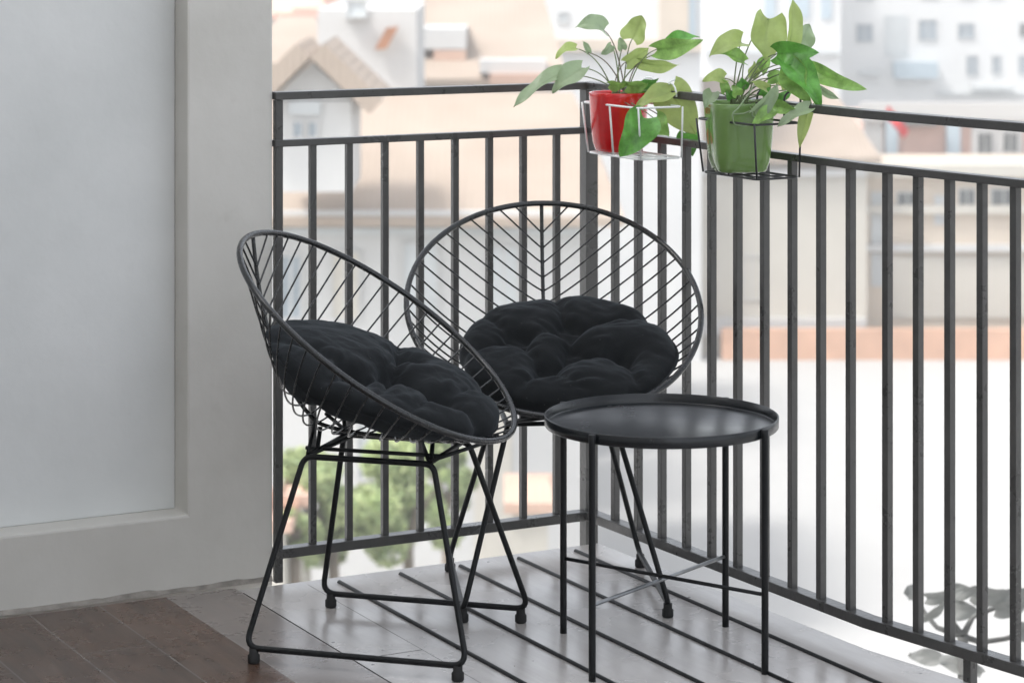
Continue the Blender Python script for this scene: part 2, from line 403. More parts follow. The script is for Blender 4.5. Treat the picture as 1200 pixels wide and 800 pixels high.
# crumbly mortar line along the foot of the wall
mb = MB(); rng = random.Random(3)
npt = 160; prof = []
for i in range(npt+1):
    s = W0-3.4+3.39*i/npt
    h = .006+.009*max(0, noise.noise(Vector((s*9, 2, 0)))) + .003*rng.random(); w = .006+.010*abs(noise.noise(Vector((s*14, 7, 0))))
    prof.append((s, h, w))
vs = []; fs = []
for s, h, w in prof: vs += [pt(s, TW-.002, h), pt(s, TW+w*.55, h*.65), pt(s, TW+w+.003, -.002)]
for i in range(npt):
    a = i*3; fs += [(a, a+1, a+4, a+3), (a+1, a+2, a+5, a+4)]
mb.add(vs, fs, True); mb.build('mortar_line', 'mortar', root)

# ================================================================== railing
root = empty('railing', CORNER, 'dark grey metal balcony railing with upright bars, running round the corner behind chairs and table', 'railing')
def rail_sweep(path, half_w, z0, z1):
    """rectangular rail with mitred corners"""
    vs = []; fs = []; n = len(path)
    for i, p in enumerate(path):
        d1 = (path[i]-path[i-1]).normalized() if i > 0 else None
        d2 = (path[i+1]-path[i]).normalized() if i < n-1 else None
        n1 = Vector((-d1.y, d1.x, 0)) if d1 else None; n2 = Vector((-d2.y, d2.x, 0)) if d2 else None
        if n1 is None: m = n2
        elif n2 is None: m = n1
        else:
            m = (n1+n2).normalized(); m = m/m.dot(n1)
        for (w, z) in ((-half_w, z0), (half_w, z0), (half_w, z1), (-half_w, z1)): vs.append(p+m*w+Vector((0, 0, z)))
    for i in range(n-1):
        for k in range(4):
            k2 = (k+1) % 4; fs.append((i*4+k, (i+1)*4+k, (i+1)*4+k2, i*4+k2))
    fs.append((0, 1, 2, 3)); fs.append(tuple(4*(n-1)+k for k in (3, 2, 1, 0)))
    mb = MB(); mb.add(vs, fs); return mb
def dense(path, step=.35): return path
path = [LEFT-E1*.004, CORNER, BEND, REND]
Z_TOP, Z_MID, Z_BOT = 1.113, 1.003, .068
for nm, hw, z1, h in (('top_rail', .016, Z_TOP, .018), ('middle_rail', .013, Z_MID, .016), ('bottom_rail', .017, Z_BOT, .022)):
    o = rail_sweep(path, hw, z1-h, z1).build(nm, 'rail_paint', root, bevel=.0018)
def bar(name, p, half, z0, z1, d, hd=None):
    mb = MB(); n = Vector((-d.y, d.x, 0))
    mb.box(p+Vector((0, 0, (z0+z1)/2)), d*half, n*(hd or half), Vector((0, 0, (z1-z0)/2)))
    return mb.build(name, 'rail_paint', root, bevel=.0012)
bar('post', LEFT+E1*.008, .009, -.01, Z_TOP-.019, E1)
bar('post', CORNER, .0165, -.12, Z_TOP-.019, E1)
for i in range(8): bar('baluster', LEFT+E1*(.092*(i+1)+.002), .0076, Z_BOT-.004, Z_MID-.014, E1)
def on_line(px, o, d):
    k = (px-600)/F; t = (k*o.y-o.x)/(d.x-k*d.y); return o+d*t
a, b_ = on_line(721, CORNER, RDIR), on_line(997, CORNER, RDIR)
for i in range(10): bar('baluster', a.lerp(b_, i/9), .0081, Z_BOT-.004, Z_MID-.014, RDIR)
a, b_ = on_line(1040, BEND, RDIR2), on_line(1190, BEND, RDIR2)
for i in range(6): bar('baluster', a.lerp(b_, i/4), .0081, Z_BOT-.004, Z_MID-.014, RDIR2)
for px in (1137,): bar('stub_post', on_line(px, BEND, RDIR2), .010, -.2, Z_BOT-.023, RDIR2)

# ================================================================== wire chairs
A_, B_, TI, D_ = .3433, .3317, R(35.3), .232
CX, CZ = -.020, .641
U_ = Vector((math.cos(TI), 0, -math.sin(TI))); V_ = Vector((0, 1, 0)); N_ = Vector((math.sin(TI), 0, math.cos(TI)))
def d0(p):
    t = abs(p/A_)
    return D_*(1-t**1.75) if p < 0 else D_*(1-t**1.28)
def depth(p, q):
    k = 1-(p/A_)**2
    if k <= 0: return 0.0
    qm = B_*math.sqrt(k); t = abs(q/qm)
    e = max(0, min(1, (p+.22)/.27)); e = e*e*(3-2*e)
    return 0.0 if t >= 1 else d0(p)*(1-t**(1.38+.95*e))     # V-shaped towards the back, round under the seat
def bowl(p, q, off=0.0): return Vector((CX, 0, CZ)) + U_*p + V_*q - N_*(depth(p, q)-off)

def make_chair(loc, rz, label):
    root = empty('wire_chair', loc, label, 'chair', 'black wire chairs on the balcony', rz); root['_local'] = 1
    mb = MB()
    ring = [Vector((CX, 0, CZ)) + U_*A_*math.cos(t) + V_*B_*math.sin(t) for t in [2*math.pi*i/120 for i in range(120)]]
    mb.tube(ring, .0067, 12, closed=True); mb.build('rim', 'chair_metal', root)
    mb = MB(); ps = [-A_+2*A_*i/60 for i in range(61)]
    mb.tube([bowl(p, 0, -.003) for p in ps], .0046, 8); mb.build('spine', 'chair_metal', root)
    mb = MB()
    arc = [0.0]; NT = 720
    for i in range(NT):
        t0_, t1_ = math.pi*i/NT, math.pi*(i+1)/NT
        arc.append(arc[-1]+math.hypot(A_*(math.cos(t1_)-math.cos(t0_)), B_*(math.sin(t1_)-math.sin(t0_))))
    nr = 26
    for k in range(nr):
        p = -.297 + .0250*k
        sa = .066 + (arc[-1]-.066-.03)*k/(nr-1)
        t = math.pi*next(i for i in range(NT+1) if arc[i] >= sa-1e-9)/NT
        rp, rq = -A_*math.cos(t), B_*math.sin(t)
        for sg in (-1, 1):
            pts = []
            for i in range(21):
                w = i/20; w = 1-(1-w)**1.35
                pts.append(bowl(p+(rp-p)*w, sg*rq*w))
            pts[-1] = Vector((CX, 0, CZ))+U_*rp+V_*sg*rq
            mb.tube(pts, .0021, 6)
    mb.build('wire_mesh', 'chair_metal', root)
    # legs: two closed trapezoid loops, four rubber feet
    for sg in (-1, 1):
        loop = [(-.228, sg*.222, .030), (.244, sg*.222, .030), (.140, sg*.118, .402), (-.140, sg*.118, .402)]
        mb = MB(); mb.tube(fillet(loop, .026, True, 6), .0063, 10, closed=True)
        lf = mb.build('leg_frame', 'chair_leg_metal', root)
        lf['_local'] = 1
        for fx in (-.209, .225):
            f = MB(); f.lathe([(.0105, 0), (.0125, .003), (.0125, .016), (.0095, .019), (.0095, .030)], (fx, sg*.222, 0), 20, True, True)
            f.build('rubber_foot', 'rubber', lf)
    # braces between the leg loops and the bowl
    mb = MB()
    for sg in (-1, 1):
        mb.tube([(-.150, sg*.082, .412), (.150, sg*.082, .412)], .0042, 8)
        for fx in (-.132, .132):
            node = Vector((fx, sg*.118, .404))
            mb.tube([node, Vector((fx*.94, sg*.082, .412)), Vector((fx*.93, sg*.070, .440 if fx > 0 else .455))], .0048, 8)
            mb.tube([node, Vector((fx*.55, 0, .427))], .0048, 8)
            mb.tube([node+Vector((0, 0, .004)), Vector((fx*(1.75 if fx > 0 else 1.12), sg*.030, .437 if fx > 0 else .462))], .0042, 8)
    for fx in (-.132, .132):
        mb.tube([(fx, -.118, .404), (fx, .118, .404)], .0052, 8)
    mb.build('seat_brace', 'chair_leg_metal', root)
    return root
CH1 = (Vector((-.260, 5.343, 0)), R(-16.5)); CH2 = (Vector((.096, 5.740, 0)), R(-85))
ch1 = make_chair(*CH1, 'round black wire chair nearest the wall, seen from the side with its bowl opening right')
ch2 = copy_tree(ch1); ch2.location = CH2[0]; ch2.rotation_euler = (0, 0, CH2[1])
ch2['label'] = 'round black wire chair facing forward, between the corner post and the tray table'

def make_cushion(ch, label, seed, ox, oy, shape, tilt=20, cz=.535, rad=.245, thick=.066):
    rng = random.Random(seed)
    root_loc, rz = ch
    ct, st = math.cos(R(tilt)), math.sin(R(tilt))
    u = Vector((ct, 0, -st)); n = Vector((st, 0, ct)); v = Vector((0, 1, 0)); c = Vector((ox, oy, cz))
    tufts, segs = shape
    def segd(x, y, a, b):
        dx, dy = b[0]-a[0], b[1]-a[1]; L2 = dx*dx+dy*dy; t = max(0, min(1, ((x-a[0])*dx+(y-a[1])*dy)/L2))
        return math.hypot(x-a[0]-t*dx, y-a[1]-t*dy), t
    NR, NA = 52, 176
    top = []; bot = []
    def point(r, a, sgn):
        lob = 1.0
        for (s0_, e_, w_, k_) in segs:
            if math.hypot(*e_) > rad*.9:
                da = (a-math.atan2(e_[1], e_[0])+math.pi) % (2*math.pi)-math.pi
                lob -= .045*k_/.5*math.exp(-(da/.13)**2)
        lob += .03*noise.noise(Vector((math.cos(a)*2.2, math.sin(a)*2.2, seed)))
        # meridian runs as a half circle so that the edge is round
        th = r*math.pi/2
        rr = rad*lob*math.sin(th)**.92 if r > 0 else 0
        x, y = rr*math.cos(a), rr*math.sin(a)
        h = thick*math.cos(th)**.55 if th < math.pi/2-1e-6 else 0
        cre = 1.0
        for (s0_, e_, w_, k_) in segs:
            d, t = segd(x, y, s0_, e_)
            cre -= k_*1.2*math.exp(-(d/(w_*.80))**1.0)*(1-.30*t)
        for (tx, ty) in tufts:
            cre -= .75*math.exp(-(math.hypot(x-tx, y-ty)/.034)**1.3)
        cre = max(cre, .05)
        dm = min(segd(x, y, q[0], q[1])[0] for q in segs)
        fold = math.exp(-dm/.045)
        wr = noise.noise(Vector((x*26, y*26, seed*3.1)))*.0042 + fold*(abs(noise.noise(Vector((x*34, y*20, seed*2.2))))-.25)*.019+noise.noise(Vector((x*60, y*60, seed*1.7)))*.0014 + noise.noise(Vector((x*8, y*8, seed)))*.013
        h = h*(.16+.84*cre) + wr*math.cos(th)**.5
        return c + u*x + v*y + n*h*sgn*(1.0 if sgn > 0 else .8)
    vs = []; fs = []
    vs.append(point(0, 0, 1))
    rows = []
    for sgn in (1, -1):
        rng_r = range(1, NR+1) if sgn > 0 else range(NR-1, 0, -1)
        for i in rng_r:
            rows.append([len(vs)+k for k in range(NA)])
            for k in range(NA): vs.append(point(i/NR, 2*math.pi*k/NA, sgn))
    last = len(vs); vs.append(point(0, 0, -1))
    for k in range(NA): fs.append((0, rows[0][k], rows[0][(k+1) % NA])); fs.append((rows[-1][(k+1) % NA], rows[-1][k], last))
    for i in range(len(rows)-1):
        for k in range(NA):
            k2 = (k+1) % NA; fs.append((rows[i][k], rows[i+1][k], rows[i+1][k2], rows[i][k2]))
    # rest on the wire bowl
    out = []
    for p in vs:
        d = p-Vector((CX, 0, CZ)); pp, qq, hh = d.dot(U_), d.dot(V_), d.dot(N_)
        lim = -depth(pp, qq)+.006
        if hh < lim: p = p+N_*(lim-hh)
        out.append(p)
    mb = MB(); mb.add(out, fs, True)
    o = mb.build('seat_cushion', 'cushion_fabric'); o.location = root_loc; o.rotation_euler = (0, 0, rz)
    return tag(o, label, 'cushion', 'black tufted cushions on the wire chairs')
SH1 = ([(.036, -.03), (.150, -.045), (-.015, -.135), (.03, .115)],
       [((.036, -.03), (-.05, .25), .026, .55), ((.036, -.03), (-.015, -.135), .022, .5), ((.036, -.03), (.150, -.045), .024, .5), ((.150, -.045), (.24, -.06), .022, .5),
        ((.150, -.045), (.13, -.21), .018, .35), ((-.015, -.135), (-.05, -.25), .02, .45), ((.150, -.045), (.18, .17), .022, .35), ((-.015, -.135), (-.22, -.11), .024, .25), ((.036, -.03), (.06, -.24), .02, .3)])
SH2 = ([(-.035, -.115), (.030, .012), (-.070, .005), (.108, -.062), (.052, .118)],
       [((-.035, -.115), (.108, -.062), .022, .45), ((.108, -.062), (.030, .012), .022, .45), ((.030, .012), (-.070, .005), .024, .5), ((-.070, .005), (-.25, -.01), .020, .42), ((-.035, -.115), (-.16, -.19), .020, .4),
        ((-.035, -.115), (.02, -.25), .022, .42), ((.108, -.062), (.20, -.15), .020, .4), ((.030, .012), (.052, .118), .022, .45), ((.052, .118), (.21, .14), .020, .45), ((-.070, .005), (-.12, .21), .024, .5), ((.108, -.062), (.235, .03), .020, .2), ((-.035, -.115), (-.070, .005), .022, .3)])
make_cushion(CH1, 'black tufted round cushion on the chair nearest the wall', 4, -.020, 0, SH1, rad=.262)
make_cushion(CH2, 'black tufted round cushion on the forward-facing chair behind the tray table', 9, .003, .030, SH2, cz=.522)

# ================================================================== tray table
TC = Vector((.307, 5.262, 0)); TR = .2405
root = empty('tray_table', TC, 'round black metal tray table on four thin legs in front of the chairs', 'table')
mb = MB()
mb.lathe([(.001, .4695), (TR-.006, .4695), (TR-.0042, .4702), (TR-.0036, .4725), (TR-.0030, .4885), (TR-.001, .4895), (TR+.0005, .4885), (TR, .4690), (TR-.002, .4665), (.001, .4660)], TC, 96)
tray = mb.build('tray', 'tray_metal', root)
for f in tray.data.polygons: f.use_smooth = True
legs = [Vector((.165, 5.062, 0)), Vector((.509, 5.109, 0)), Vector((.4535, 5.464, 0)), Vector((.101, 5.405, 0))]
cen = sum(legs, Vector())/4
a0 = math.atan2((legs[1]-cen).y, (legs[1]-cen).x)
lp = []
for k in range(4):
    a = a0+(k-1)*math.pi/2
    lp.append(TC+Vector((math.cos(a), math.sin(a), 0))*(TR+.0072))
for p in lp:
    mb = MB(); mb.tube([p, p+Vector((0, 0, .02)), p+Vector((0, 0, .47)), p+Vector((0, 0, .4875))], .0072, 12)
    leg = mb.build('leg', 'table_metal', root)
for i, j, z in ((0, 2, .150), (1, 3, .158)):
    d = (lp[j]-lp[i]).normalized()
    mb = MB(); mb.tube([lp[i]+d*.004+Vector((0, 0, z)), lp[j]-d*.004+Vector((0, 0, z))], .0040, 10)
    mb.build('cross_bar', 'table_metal' if i else 'steel', root)

# ================================================================== pots, holders, plants
def rail_pt(t): return CORNER+RDIR*t
RN = Vector((RDIR.y, -RDIR.x, 0))      # points inward (to the left)
if RN.dot(E1) > 0: RN = -RN
def t_at(px, w):
    o = CORNER+RN*w; k = (px-600)/F; return (k*o.y-o.x)/(RDIR.x-k*RDIR.y)
def holder(name, label, material, t0, t1, zt, zb, r, group):
    ctr = rail_pt((t0+t1)/2)+Vector((0, 0, zb))
    root = empty(name, ctr, label, 'pot holder', group)
    def P(t, w, z): return rail_pt(t)+RN*w+Vector((0, 0, z))
    w0, w1 = .022, .142
    mb = MB(); mb.tube(fillet([P(t0, w0, zt), P(t0, w1, zt), P(t1, w1, zt), P(t1, w0, zt)], .02, True), r, 8, True); mb.build('top_frame', material, root)
    mb = MB(); mb.tube(fillet([P(t0+.012, w0, zb), P(t0+.012, w1-.01, zb), P(t1-.005, w1-.01, zb), P(t1-.005, w0, zb)], .015, True), r, 8, True)
    for k in range(1, 4): 
        t = t0+(t1-t0)*k/4; mb.tube([P(t, w0, zb), P(t, w1-.01, zb)], r*.8, 6)
    for w in (.06, .10): mb.tube([P(t0+.012, w, zb), P(t1-.005, w, zb)], r*.8, 6)
    mb.build('bottom_frame', material, root)
    for (ta, wa) in ((t0, w1), (t1, w1), (t0, w0), (t1, w0), ((t0+t1)/2, w1)):
        s_ = .012 if ta == t0 else (-.005 if ta == t1 else 0)
        mb = MB(); mb.tube([P(ta, wa, zt), P(ta+s_, wa-(.01 if wa == w1 else 0), zb)], r*.9, 8); mb.build('upright', material, root)
    for k in (.27, .73):
        t = t0+(t1-t0)*k; zt_ = Z_TOP
        pts = [P(t, w0, zt), P(t, w0, zt_-.01)]
        for i in range(9):
            a = math.pi*i/8; pts.append(P(t, .0005+.0215*math.cos(a), zt_+.006+.018*math.sin(a)))
        pts.append(P(t, -.021, zt_-.035)); 
        mb = MB(); mb.tube(pts, r, 8); mb.build('hook', material, root)
        if material == 'white_wire':
            mb = MB(); pts = []
            for i in range(9):
                a = math.pi*i/8; pts.append(P(t+.022-.022*math.cos(a), w0+.002, zt_-.012+.030*math.sin(a)))
            mb.tube(pts, r*.8, 8); mb.build('scroll', material, root)
    return root
tc1 = t_at(725, .086); tc2 = t_at(866, .086)
holder('pot_holder', 'white wire pot holder hooked over the top rail, carrying the red pot', 'white_wire', t_at(682, .142), t_at(748, .142), 1.080, .963, .0025, 'wire pot holders hung on the railing')
holder('pot_holder', 'black wire pot holder hooked over the top rail, carrying the green pot', 'black_wire', t_at(816, .142), t_at(884, .142), 1.073, .957, .0025, 'wire pot holders hung on the railing')

def leaf_mesh(base, tip, width, roll, bend, cup=.25, lobe=.16, wav=0.0, seed=0):
    base, tip = Vector(base), Vector(tip); ax = (tip-base); L_ = ax.length; ax.normalize()
    face = Vector((0, -1, .25)); nrm = (face-ax*face.dot(ax)).normalized()
    nrm = Matrix.Rotation(R(roll), 3, ax) @ nrm
    sd = ax.cross(nrm)
    NS, NV = 18, 12
    vs = []; fs = []
    for i in range(NS+1):
        s = i/NS
        hw = 1.63*((s+.030)**.40)*((1-s)**.80)*(1+.35*(1-s))
        if i == NS: hw = .004
        for j in range(NV+1):
            v = -1+2*j/NV
            along = s*L_ - lobe*L_*(abs(v)**1.6)*((1-s)**5)
            across = hw*width*.5*v*(1+.04*math.sin(7*s+seed))
            h = cup*abs(v)**1.2*hw*width*.5 - .006*math.exp(-(v/.09)**2)*0 + bend*L_*(4*s*(1-s))
            h += wav*width*.10*math.sin(9*s+seed*1.3+v*1.5)*abs(v)
            vs.append(base+ax*along+sd*across+nrm*h)
    for i in range(NS):
        for j in range(NV):
            a = i*(NV+1)+j; fs.append((a, a+1, a+NV+2, a+NV+1))
    mb = MB(); mb.add(vs, fs, True); 
    # midrib
    mid = [vs[i*(NV+1)+NV//2]-nrm*.0003 for i in range(NS+1)]
    mb.tube(mid, [max(.0003, .0010*(1-i/NS)) for i in range(NS+1)], 5)
    return mb
def bez(a, c, b, n=14): return [a*(1-t)**2+c*2*t*(1-t)+b*t*t for t in [i/n for i in range(n+1)]]

def potted(label, potmat, ctr, zr, zb, r0, r1, square, leaves, soil_px, Yd):
    root = empty('potted_plant', Vector((ctr.x, ctr.y, zb)), label, 'potted plant', 'potted plants hung on the railing')
    seg = 64
    def pot_rings(prof):
        mb = MB(); vs = []; fs = []
        for (r, z) in prof:
            for k in range(seg):
                a = 2*math.pi*k/seg+.5
                f = 1.0
                if square: f = (abs(math.cos(a-.5+.35))**5+abs(math.sin(a-.5+.35))**5)**(-1/5)*.93
                vs.append(ctr*1.0+Vector((r*f*math.cos(a), r*f*math.sin(a), z-ctr.z)))
        for i in range(len(prof)-1):
            for k in range(seg): fs.append((i*seg+k, i*seg+(k+1) % seg, (i+1)*seg+(k+1) % seg, (i+1)*seg+k))
        fs.append(tuple(reversed(range(seg))))
        mb.add(vs, fs, True); return mb
    H = zr-zb
    prof = [(r1*.90, zb), (r1*.97, zb+.003), (r1, zb+.010)] + [(r1+(r0-r1)*(t**.50), zb+.010+(H-.012)*t) for t in (.08, .2, .35, .5, .65, .8, .92, 1.0)] + [(r0-.001, zr), (r0-.004, zr-.001), (r0-.005, zr-.01), (r0-.006, zr-.022)]
    pot_rings(prof).build('pot', potmat, root)
    mb = MB(); mb.lathe([(.001, zr-.010), (r0*.5, zr-.011), (r0*.93, zr-.016)], Vector((ctr.x, ctr.y, 0)), 32)
    # small soil lumps
    mb.build('soil', 'soil', root)
    rng = random.Random(len(leaves))
    soil = Vector((ctr.x, ctr.y, zr-.012))
    for i, lf in enumerate(leaves):
        bx, by, tx, ty, w, dy0, dy1, roll, bend, mt = lf[:10]
        cup = lf[10] if len(lf) > 10 else .22
        b3, t3 = wp(bx, by, Yd+dy0), wp(tx, ty, Yd+dy1)
        wid = w/F*Yd/max(.35, abs(math.cos(R(roll))))
        lm = leaf_mesh(b3, t3, wid, roll, bend, cup+.16, wav=1.0, seed=i*1.7)
        lo = lm.build('leaf', {'d': 'leaf_dark', 'm': 'leaf_mid', 'y': 'leaf_yellow', 'p': 'leaf_pale'}[mt], root)
        lo['_local'] = 0
        a = soil+Vector((rng.uniform(-.02, .02), rng.uniform(-.02, .02), 0))
        c = (a+b3)/2; c.z = max(a.z, b3.z)*.55+(a.z+b3.z)/2*.45+.012; c.x = a.x*.65+b3.x*.35; c.y = a.y*.65+b3.y*.35
        st = bez(a, c, b3)
        mb = MB(); mb.tube(st, [.0017-.0006*k/14 for k in range(15)], 6)
        mb.build('stem', 'stem_brown' if (i % 3 == 0 and potmat == 'red_glaze') else 'stem', root)
    return root

L1 = [ # base px, tip px, width px, dY base, dY tip, roll, bend, tone, cup
 (708,36, 674,33, 25, 0,-.02, 25, .34,'p',.1), (741,46, 752,18, 30, 0,.0, -18, -.10,'y',.25), (675,57, 651,69, 13, 0,-.01, 35,.22,'y',.2),
 (689,62, 683,48, 8, 0,0, 20,.05,'p',.6), (716,53, 704,64, 10, 0,0, -30,.15,'p',.3), (729,58, 726,44, 12, .02,.02, 10,.1,'p',.3),
 (734,73, 761,56, 19, .02,.03, 30,.05,'y',.2), (770,58, 824,47, 23, -.01,-.03, 22,.18,'m',.25), (781,60, 820,44, 21, .03,.04, -30,.22,'d',.25),
 (752,73, 796,76, 15, .02,.01, 40,.12,'y',.2), (682,80, 647,109, 26, -.03,-.05, 20,.10,'p',.2), (655,87, 602,126, 18, -.02,-.06, 40,.06,'p',.2),
 (754,138, 727,184, 42, -.13,-.16, -14,.08,'d',.35), (786,108, 745,126, 24, -.06,-.08, 30,.05,'y',.25), (786,104, 816,158, 46, -.04,-.06, 22,.08,'y',.25),
 (805,156, 812,183, 27, -.03,-.05, 5,.05,'d',.15), (768,140, 783,160, 26, -.10,-.13, 12,.08,'m',.2), (735,100, 760,98, 14, -.02,-.05, 45,.1,'m',.2),
 (745,103, 772,92, 14, -.01,-.01, 40,.1,'d',.2), (715,99, 738,97, 10, -.02,-.03, 45,.1,'m',.2),
]
z1r = HC-(108.5+85)/F*5.975
potted('trailing green plant in a glossy red pot, its holder white', 'red_glaze', rail_pt(tc1)+RN*.086+Vector((0, 0, 0)), 1.106, .969, .0695, .057, False, L1, None, 5.95)
L2 = [
 (869,50, 831,67, 27, .0,-.03, 22,.20,'y',.3), (872,73, 842,63, 18, -.02,-.03, 30,.15,'m',.2), (901,22, 896,72, 46, 0,-.03, -16,-.08,'y',.3),
 (926,50, 928,-3, 20, 0,.02, 30,.06,'y',.5), (938,52, 948,28, 27, .04,.05, 10,.08,'p',.2), (911,63, 960,62, 29, -.02,-.05, 10,.20,'d',.35),
 (922,74, 962,127, 34, -.05,-.10, -16,.14,'d',.35), (928,78, 950,122, 30, -.04,-.09, 30,.10,'m',.3), (952,80, 1016,105, 20, -.02,-.05, 24,.22,'m',.25),
 (962,104, 984,116, 9, .03,.02, 30,.15,'p',.2), (905,122, 936,131, 15, -.10,-.12, 20,.08,'m',.2), (948,127, 911,149, 15, -.12,-.13, 35,.06,'p',.2),
 (948,127, 937,174, 16, -.10,-.12, 15,.10,'y',.3), (906,130, 881,148, 17, -.12,-.14, 18,.10,'m',.3), (884,131, 911,98, 17, -.12,-.10, 30,.12,'p',.6),
 (835,109, 826,127, 19, -.03,-.05, 10,.1,'p',.3), (849,92, 823,95, 18, -.03,-.04, 14,.25,'y',.2), (850,108, 845,92, 13, -.04,-.04, 10,.1,'m',.3),
 (870,104, 869,91, 15, -.02,-.02, 5,.1,'d',.3), (864,112, 858,100, 14, -.05,-.05, 15,.1,'m',.3), (908,117, 928,107, 12, .02,.03, 20,.1,'d',.2),
 (880,90, 884,72, 14, .02,.02, 30,.1,'y',.2), (892,84, 903,62, 16, .03,.03, -20,.1,'m',.2), (898,104, 880,96, 12, -.05,-.07, 10,.1,'y',.2), (893,112, 903,99, 12, 0,0, 10,.1,'d',.2), (857,116, 851,104, 12, -.04,-.04, 10,.1,'d',.2),
 (914,100, 925,88, 16, .02,.02, 20,.1,'y',.2), (900,92, 915,85, 15, .0,.02, 25,.1,'m',.2),
]
p2 = potted('bushy green plant in a pale green square-sided pot, its holder black', 'green_glaze', rail_pt(tc2)+RN*.086, 1.112, .963, .075, .060, True, L2, None, rail_pt(tc2).y-.04)
# a looping bare runner over the rim of the green pot
Yv = rail_pt(tc2).y-.15
mb = MB(); pts = [wp(x, y, Yv+dy) for x, y, dy in ((885,98,.06), (876,112,.03), (865,127,0), (858,133,-.01), (860,146,-.01), (872,148,0), (884,146,0))]
mb.tube(fillet(pts, .01), .0014, 6)
pts = [wp(x, y, Yv+dy) for x, y, dy in ((859,134,-.01), (872,133,0), (882,129,0), (881,137,0), (892,137,0))]
mb.tube(fillet(pts, .01), .0013, 6)
mb.build('runner', 'leaf_pale', p2)

# ================================================================== the town below and beyond
GZ = -18.5
mb = MB(); mb.add([(-480, -190, GZ), (480, -190, GZ), (480, 990, GZ), (-480, 990, GZ)], [(0, 1, 2, 3)])
struct(mb.build('ground', 'ground_pale'))

def X(px, Y): return (px-600)/F*Y
def Zp(py, Y): return HC-(py-HY)/F*Y
class House:
    def __init__(s, name, label, cat, px0, px1, Y, depth, y_top, wallm, y_base=None, group=None, z0=None):
        s.x0, s.x1, s.Y, s.d = X(px0, Y), X(px1, Y), Y, depth
        s.z0 = GZ-.2 if z0 is None else z0; s.z1 = Zp(y_top, Y)
        s.root = empty(name, Vector(((s.x0+s.x1)/2, Y+depth/2, GZ)), label, cat, group)
        mb = MB(); mb.aabb(s.x0, s.x1, Y, Y+depth, s.z0, s.z1); s.wall = mb.build('wall', wallm, s.root)
    def win(s, px0, px1, y0, y1, pane='bg_glass', frame='bg_white', dY=0.0, mull=True):
        Y = s.Y-dY
        x0, x1, z0, z1 = X(px0, Y), X(px1, Y), Zp(y1, Y), Zp(y0, Y); t = max(.06, (x1-x0)*.07)
        mb = MB()
        for a in ((x0-t, x1+t, z0-t, z0), (x0-t, x1+t, z1, z1+t), (x0-t, x0, z0, z1), (x1, x1+t, z0, z1)):
            mb.aabb(a[0], a[1], Y-.10, Y+.02, a[2], a[3])
        if mull: mb.aabb((x0+x1)/2-.03, (x0+x1)/2+.03, Y-.06, Y+.015, z0, z1)
        w = mb.build('window', frame, s.root)
        mb = MB(); mb.aabb(x0, x1, Y-.03, Y+.01, z0, z1); mb.build('pane', pane, w)
    def block(s, name, px0, px1, y0, y1, m, out=.3, back=0.0):
        Y = s.Y
        mb = MB(); mb.aabb(X(px0, Y), X(px1, Y), Y-out, Y+.05+back, Zp(y1, Y), Zp(y0, Y)); return mb.build(name, m, s.root)
    def hip(s, y_ridge, dr, m='bg_tan_roof', over=.6, inset=0.35, name='roof', gable=False, thick=.25):
        x0, x1, y0, y1 = s.x0-over, s.x1+over, s.Y-over, s.Y+s.d+over; z = s.z1+.01
        yr = (y0+y1)/2 if dr is None else s.Y+dr; zr = Zp(y_ridge, yr)
        i = 0.001 if gable else min((x1-x0)*inset, (x1-x0)*.49)
        vs = [(x0, y0, z), (x1, y0, z), (x1, y1, z), (x0, y1, z), (x0+i, yr, zr), (x1-i, yr, zr),
              (x0, y0, z+thick), (x1, y0, z+thick), (x1, y1, z+thick), (x0, y1, z+thick)]
        fs = [(3, 2, 1, 0), (0, 1, 7, 6), (1, 2, 8, 7), (2, 3, 9, 8), (3, 0, 6, 9), (6, 7, 5, 4), (7, 8, 5), (8, 9, 4, 5), (9, 6, 4)]
        mb = MB(); mb.add(vs, fs); return mb.build(name, m, s.root)
def gable_front(root, px0, px1, y_eave, px_apex, y_apex, Y, depth, wallm, roofm, over=.25, thick=.3):
    """a gable facing us: wall prism and two roof slopes"""
    x0, x1, xa, ze, za = X(px0, Y), X(px1, Y), X(px_apex, Y), Zp(y_eave, Y), Zp(y_apex, Y)
    mb = MB()
    mb.add([(x0, Y, ze), (x1, Y, ze), (xa, Y, za-.15), (x0, Y+depth, ze), (x1, Y+depth, ze), (xa, Y+depth, za-.15)], [(0, 1, 2), (5, 4, 3), (0, 2, 5, 3), (2, 1, 4, 5), (0, 3, 4, 1)])
    mb.build('gable', wallm, root)
    for (xe, sg) in ((x0, -1), (x1, 1)):
        e = Vector((xe+sg*over, 0, ze-.35)); a = Vector((xa, 0, za)); d = (a-e).normalized(); nn = Vector((-d.z, 0, d.x)) if sg < 0 else Vector((d.z, 0, -d.x))
        if nn.z < 0: nn = -nn
        q = [e, a, a+nn*thick, e+nn*thick]
        vs = [(v.x, Y-over-.2, v.z) for v in q]+[(v.x, Y+depth, v.z) for v in q]
        fs = [(0, 1, 2, 3), (7, 6, 5, 4), (0, 4, 5, 1), (1, 5, 6, 2), (2, 6, 7, 3), (3, 7, 4, 0)]
        if sg > 0: fs = [tuple(reversed(f)) for f in fs]
        mb = MB(); mb.add(vs, fs); mb.build('roof_slope', roofm, root)

G = 'houses and blocks of the town beyond the railing'
